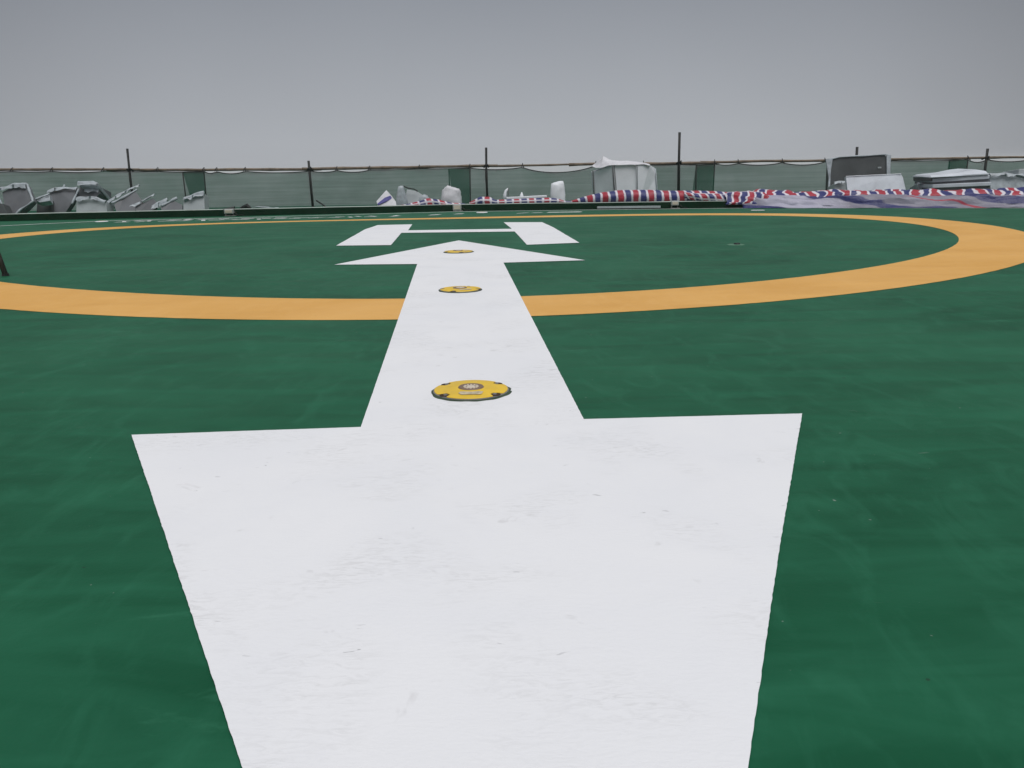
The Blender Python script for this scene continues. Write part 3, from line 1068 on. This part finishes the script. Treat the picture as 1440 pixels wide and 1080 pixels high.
# ------------------------------------------------------------------ things in the middle
def bag(name, label, outline, Y, depth, mat, cat, bulge=.06, group=None):
    """soft bag: outline in photo, swollen front and back"""
    pts = [at(u, v, Y) for u, v in outline]
    foot = max(v for u, v in outline)
    for p, (u, v) in zip(pts, outline):
        if v > foot - 1.2:
            p.z = .01
    c = sum(pts, Vector()) / len(pts)
    bm_ = bmesh.new()
    f = bm_.faces.new([bm_.verts.new(p) for p in pts])
    ext = bmesh.ops.extrude_face_region(bm_, geom=[f])
    bmesh.ops.translate(bm_, vec=(0, depth, 0), verts=[g for g in ext['geom'] if isinstance(g, bmesh.types.BMVert)])
    bmesh.ops.triangulate(bm_, faces=bm_.faces)
    bmesh.ops.subdivide_edges(bm_, edges=bm_.edges, cuts=3, use_grid_fill=True, smooth=.25)
    ctr = c + Vector((0, depth / 2, 0))
    for v in bm_.verts:
        d = v.co - ctr
        s = noise.noise(v.co * 4 + Vector((0, 3, 1))) * .55 + noise.noise(v.co * 11) * .3
        v.co += Vector((d.x * .15, d.y * .4, d.z * .12)) * s + Vector((s * .01, s * bulge * .6, s * .012))
    o = from_bm(name, bm_, mat, None, True)
    return tag(o, label, cat, group)


bag('woven_sack', 'white woven sack standing upright above the middle kerb floodlight', [(622.5, 268), (629, 262.6), (635, 265.5), (644, 266.6), (646, 277), (647, 290), (622.5, 290)], 25.3, .42, M['sack'], 'sack')
bag('plastic_bag', 'tall narrow pale lavender bag standing behind the checked tarpaulin strip', [(776.4, 259), (784, 257), (792, 255.6), (793.4, 268), (794, 288), (777, 288)], 25.4, .3, M['white_panel'], 'bag')
bag('plastic_wrapping', 'crumpled translucent looking wrapping right of the peaked tarpaulin', [(560, 263), (566, 262), (569.5, 275), (573, 292), (559, 292)], 25.6, .2, M['film'], 'plastic film')
bag('film_bundle', 'low pale film bundle between the grey green board and the checked heap', [(590, 279), (596, 275), (602, 279), (606, 291), (588, 291)], 25.5, .25, M['film'], 'plastic film')
tray('grey green board with a bent dark wire on top behind the netting debris', [(572, 266), (586, 268.5), (598, 277), (603, 292), (568, 292)], 25.9, .2, [], 'pale_panel', .12)
bm = bmesh.new()
add_tube(bm, [at(567.5, 262, 25.9), at(574, 264.6, 25.9), at(582, 265.8, 25.9), at(587, 268.6, 25.9), at(586, 270, 25.9)], .018, 6)
tag(from_bm('wire', bm, M['rope'], None, True), 'bent dark wire resting on the grey green board', 'wire')

t = empty('white_bracket', tuple(at(712, 281, 25.5)), 'white curved bracket standing upright behind the tarpaulin strip', 'bracket')
bm = bmesh.new()
add_tube(bm, [at(709.5, 284, 25.5), at(709.8, 274, 25.5), at(711.5, 268.5, 25.5), at(714.6, 265, 25.5)], [.055, .05, .04, .022], 8)
from_bm('arm', bm, M['white_panel'], t, True)
bm = bmesh.new()
add_tube(bm, [at(714.8, 265.2, 25.47), at(714.8, 272, 25.47), at(714.2, 282, 25.47)], .016, 6)
from_bm('rod', bm, M['seam'], t, True)
bm = bmesh.new()
add_tube(bm, [at(733.5, 282, 25.6), at(733.5, 275, 25.6), at(733.8, 270.2, 25.6)], [.07, .055, .012], 10)
tag(from_bm('white_cone', bm, M['white_panel'], None, True), 'small white rounded cone tip showing over the white profile', 'cone')
bm = bmesh.new()
prism(bm, [at(712, 277.4, 25.3), at(735, 276.4, 25.3), at(769, 274.6, 25.3), at(769.4, 277.6, 25.3), at(735, 280, 25.3), at(712, 281, 25.3)], .22, Vector((0, 1, 0)))
o = from_bm('white_profile', bm, M['white_panel'])
tag(o, 'long white profile lying flat on the checked tarpaulin strip', 'board')
bv = o.modifiers.new('bevel', 'BEVEL'); bv.width = .012; bv.segments = 2

# white batten at the foot of the kerb
a, b = at(840, 291.2, kerbY(2.5) - .05), at(929, 291.7, kerbY(4.2) - .05)
bm = bmesh.new()
prism(bm, [(a.x, kerbY(a.x) - .06, .03), (b.x, kerbY(b.x) - .06, .03), (b.x, kerbY(b.x) - .06, .085), (a.x, kerbY(a.x) - .06, .085)], .05, Vector((0, 1, 0)))
o = from_bm('white_batten', bm, M['pale_panel'])
tag(o, 'thin white batten lying at the foot of the kerb under the striped roll', 'batten')

# wrapped crate
t = empty('wrapped_crate', tuple(at(880, 285, 26)), 'tall white film wrapped crate standing behind the striped tarpaulin roll', 'crate')
def box_face(pts, name, mat, thick=.5, back=None):
    bm_ = bmesh.new()
    prism(bm_, pts, thick, back or Vector((0, 1, 0)))
    o_ = from_bm(name, bm_, M[mat], t)
    bv_ = o_.modifiers.new('bevel', 'BEVEL'); bv_.width = .015; bv_.segments = 2
    return o_
zb = lambda u, Y: Vector((at(u, 280, Y).x, Y, 0.0))
box_face([at(834.5, 241.5, 26.6), at(860.5, 232.4, 26.05), zb(864.6, 26.05), zb(837, 26.6)], 'panel', 'white_panel', .8)
box_face([at(862.4, 232, 26.0), at(894.6, 232, 26.0), zb(896, 26.0), zb(866.4, 26.0)], 'panel', 'white_panel', .9)
box_face([at(896.6, 232.4, 25.96), at(914, 232, 26.1), at(920.6, 236, 26.3), at(923.4, 248, 26.35), zb(926, 26.35), zb(897.6, 25.96)], 'panel', 'white_panel', .8)
for (ua, va, ub, Y, r, mt) in ((861.4, 232.6, 865.4, 25.985, .016, 'seam'), (863.8, 233, 867.2, 25.985, .010, 'seam'), (895.4, 232.6, 896.8, 25.95, .012, 'pale_panel'), (833.6, 240, 836.6, 26.58, .018, 'seam'), (921.6, 237, 926.4, 26.3, .02, 'film')):
    bm = bmesh.new()
    pz = zb(ub, Y)
    add_tube(bm, [at(ua, va, Y), (at(ua, va, Y) + pz) / 2 + Vector((random.uniform(-.02, .02), 0, 0)), pz], r, 6)
    from_bm('seam', bm, M[mt], t, True)
# loose film hood over the top
hood = [[(832.6, 234, 26.6), (835, 231.5, 27.0), (838, 230.5, 27.4)], [(838, 236.5, 26.4), (843, 226, 26.7), (847, 222, 27.2)], [(846, 236, 26.25), (848.5, 220.4, 26.6), (852, 223.5, 27.2)],
        [(856, 233.4, 26.05), (856, 224.4, 26.5), (858, 226.4, 27.2)], [(864, 232.4, 25.95), (866, 226.8, 26.4), (868, 228, 27.2)], [(878, 232, 25.95), (880, 226.8, 26.4), (880, 228, 27.2)],
        [(893, 232, 25.92), (895, 227.8, 26.4), (894, 228.6, 27.2)], [(906, 231.8, 25.98), (906, 229.6, 26.4), (905, 230, 27.2)], [(914, 232.4, 26.08), (913, 231.2, 26.4), (912, 231.4, 27.2)]]
bm = bmesh.new()
gv = [[bm.verts.new(at(*p)) for p in r] for r in hood]
for r0, r1 in zip(gv, gv[1:]):
    for k in range(2):
        bm.faces.new((r0[k], r1[k], r1[k + 1], r0[k + 1]))
bmesh.ops.subdivide_edges(bm, edges=bm.edges, cuts=2, use_grid_fill=True)
for v in bm.verts:
    v.co += Vector((0, .05, .018)) * noise.noise(v.co * 6)
o = from_bm('film_hood', bm, M['sack'], t, False)
so = o.modifiers.new('thickness', 'SOLIDIFY'); so.thickness = .012

# ------------------------------------------------------------------ panels on the right
GR = 'panels behind the spread tarpaulin'
tray('big dark grey upright panel with film wrapped edges rising above the fence rail', [(1167, 224.4), (1176, 221.8), (1206, 219.6), (1244, 217.8), (1248.4, 221.6), (1248, 284), (1164, 284)], 25.6, .25,
     [[(1166, 224), (1180, 221), (1244, 217.2), (1252, 218)]], 'dark_panel', .16, .022, GR, flap=0)
big = bpy.data.objects[[o.name for o in bpy.data.objects if o.get('label', '').startswith('big dark grey upright')][0]]
for poly, nm in (([(1161.5, 223.6), (1171, 222.6), (1168, 240), (1166.5, 282), (1163, 282), (1165.5, 250)], 'film_edge'), ([(1246.6, 218.6), (1253.6, 217.8), (1252.6, 232), (1251.4, 282), (1247.6, 282)], 'film_edge')):
    bm = bmesh.new()
    prism(bm, [at(u, v, 25.55 + .25 * (284 - v) / 66) for u, v in poly], .04, None, .008)
    o = from_bm(nm, bm, M['film'], big)
bm = bmesh.new()
prism(bm, [at(1234.5, 234.6, 25.76), at(1239.4, 234.4, 25.76), at(1239.4, 236.6, 25.76), at(1234.5, 236.8, 25.76)], .01)
from_bm('sticker', bm, M['pale_panel'], big)

w = tray('clean white panel leaning in front of the dark grey upright panel', [(1189.6, 248), (1218, 246.6), (1267, 244.4), (1270, 249), (1279, 276), (1195, 278), (1191.7, 266)], 24.4, .3,
         [[(1189.6, 248), (1218, 246.6), (1267, 244.4)]], 'leaning', .07, .012, GR, lipmat='white_panel')
tray('small open tray panel with a pale top edge left of the clean white panel', [(1174, 257), (1191, 256), (1193, 276), (1175, 278)], 24.9, .15, [[(1173, 256.6), (1182, 256), (1191, 254.8)], [(1174, 257), (1175, 276)]], 'pale_panel', .35, .024, GR)
tray('narrow pale wedge shaped panel end left of the board stack', [(1290, 258), (1309, 258.6), (1304, 278), (1297, 278)], 24.6, .15, [[(1289.6, 257.2), (1309, 257.8)], [(1290, 258), (1298, 276)]], 'film', .3, .02, GR)

# stack of three pale trays, each a thing
LAYERS = [('lowest pale tray of the three piled at the right', 1311, 1394, 264.6, 261.2, 275, 271, .0),
          ('middle pale tray of the three piled at the right', 1311, 1391.5, 256.6, 251.4, 262.4, 257.4, .05),
          ('top pale tray of the three piled at the right with a humped film cover', 1309, 1390.8, 250.4, 246, 255.2, 249.6, .02)]
for lb, u0, u1, vt0, vt1, vb0, vb1, jit in LAYERS:
    Y0, Y1 = 24.1 + jit, 23.9 + jit
    a, b, c, d = at(u0, vt0, Y0), at(u1, vt1, Y1), at(u1, vb1, Y1), at(u0, vb0, Y0)
    if 'lowest' in lb:
        c.z = d.z = .002
    t = empty('stacked_tray', tuple((c + d) / 2), lb, 'panel', GR)
    ins = Vector((0, .05, 0))
    bm = bmesh.new()
    prism(bm, [a + ins, b + ins, c + ins, d + ins], 1.0, Vector((0, 1, 0)))
    from_bm('side', bm, M['panel'], t)
    th = .10 if 'lowest' in lb or 'middle' in lb else .05
    bm = bmesh.new()
    upz = Vector((0, 0, th))
    prism(bm, [a, b, b + upz, a + upz], 1.1, Vector((0, 1, 0)))
    o = from_bm('lid', bm, M['leaning'], t)
    bv = o.modifiers.new('bevel', 'BEVEL'); bv.width = .015; bv.segments = 2
    if 'humped' in lb:
        bm = bmesh.new()
        prism(bm, [at(1309, 249.4, 24.0), at(1308.6, 246.8, 24.1), at(1338, 243.8, 24.1), at(1357, 239.8, 24.1), at(1371, 238.2, 24.1), at(1386, 240.4, 24.1), at(1390.6, 245.2, 24.0)], .9, Vector((.0, 1, .02)))
        from_bm('film_cover', bm, M['leaning'], t)

tray('pale blue film wrapped slab right of the three piled trays', [(1391, 245), (1412, 244.6), (1441, 246.8), (1462, 247), (1462, 276), (1396, 276)], 24.2, .2, [[(1391, 245), (1412, 244.4), (1441, 246.6), (1462, 247)]], 'film', .5, .03, GR)
tray('grey block on the pale blue slab cut off by the right edge', [(1433, 238), (1470, 236.6), (1470, 247), (1432, 247)], 24.6, .02, [], 'pale_panel', .5, .03, GR)

# ------------------------------------------------------------------ deck details
t = empty('floor_drain', (3.38, 13.07, 0), 'small dark drain in the green deck inside the right part of the ring', 'drain')
bm = bmesh.new(); add_disc(bm, (3.38, 13.07), .13, .11, .0, .005, 28); from_bm('rim', bm, M['stain'], t)
bm = bmesh.new(); add_disc(bm, (3.40, 13.09), .05, .042, .004, .022, 16); from_bm('grate', bm, M['black'], t)

pole = empty('leaning_pole', (-6.17, 10.65, 0), 'dark pole leaning out of the picture at the left edge inside the ring', 'pole')
bm = bmesh.new()
add_tube(bm, [(-6.17, 10.65, .012), (-6.30, 10.72, .45), (-6.47, 10.8, 1.15)], [.032, .029, .028], 10)
from_bm('shaft', bm, M['pole'], pole, True)
bm = bmesh.new(); add_disc(bm, (-6.168, 10.648), .042, .038, .0, .03, 16); from_bm('rubber_foot', bm, M['black'], pole)
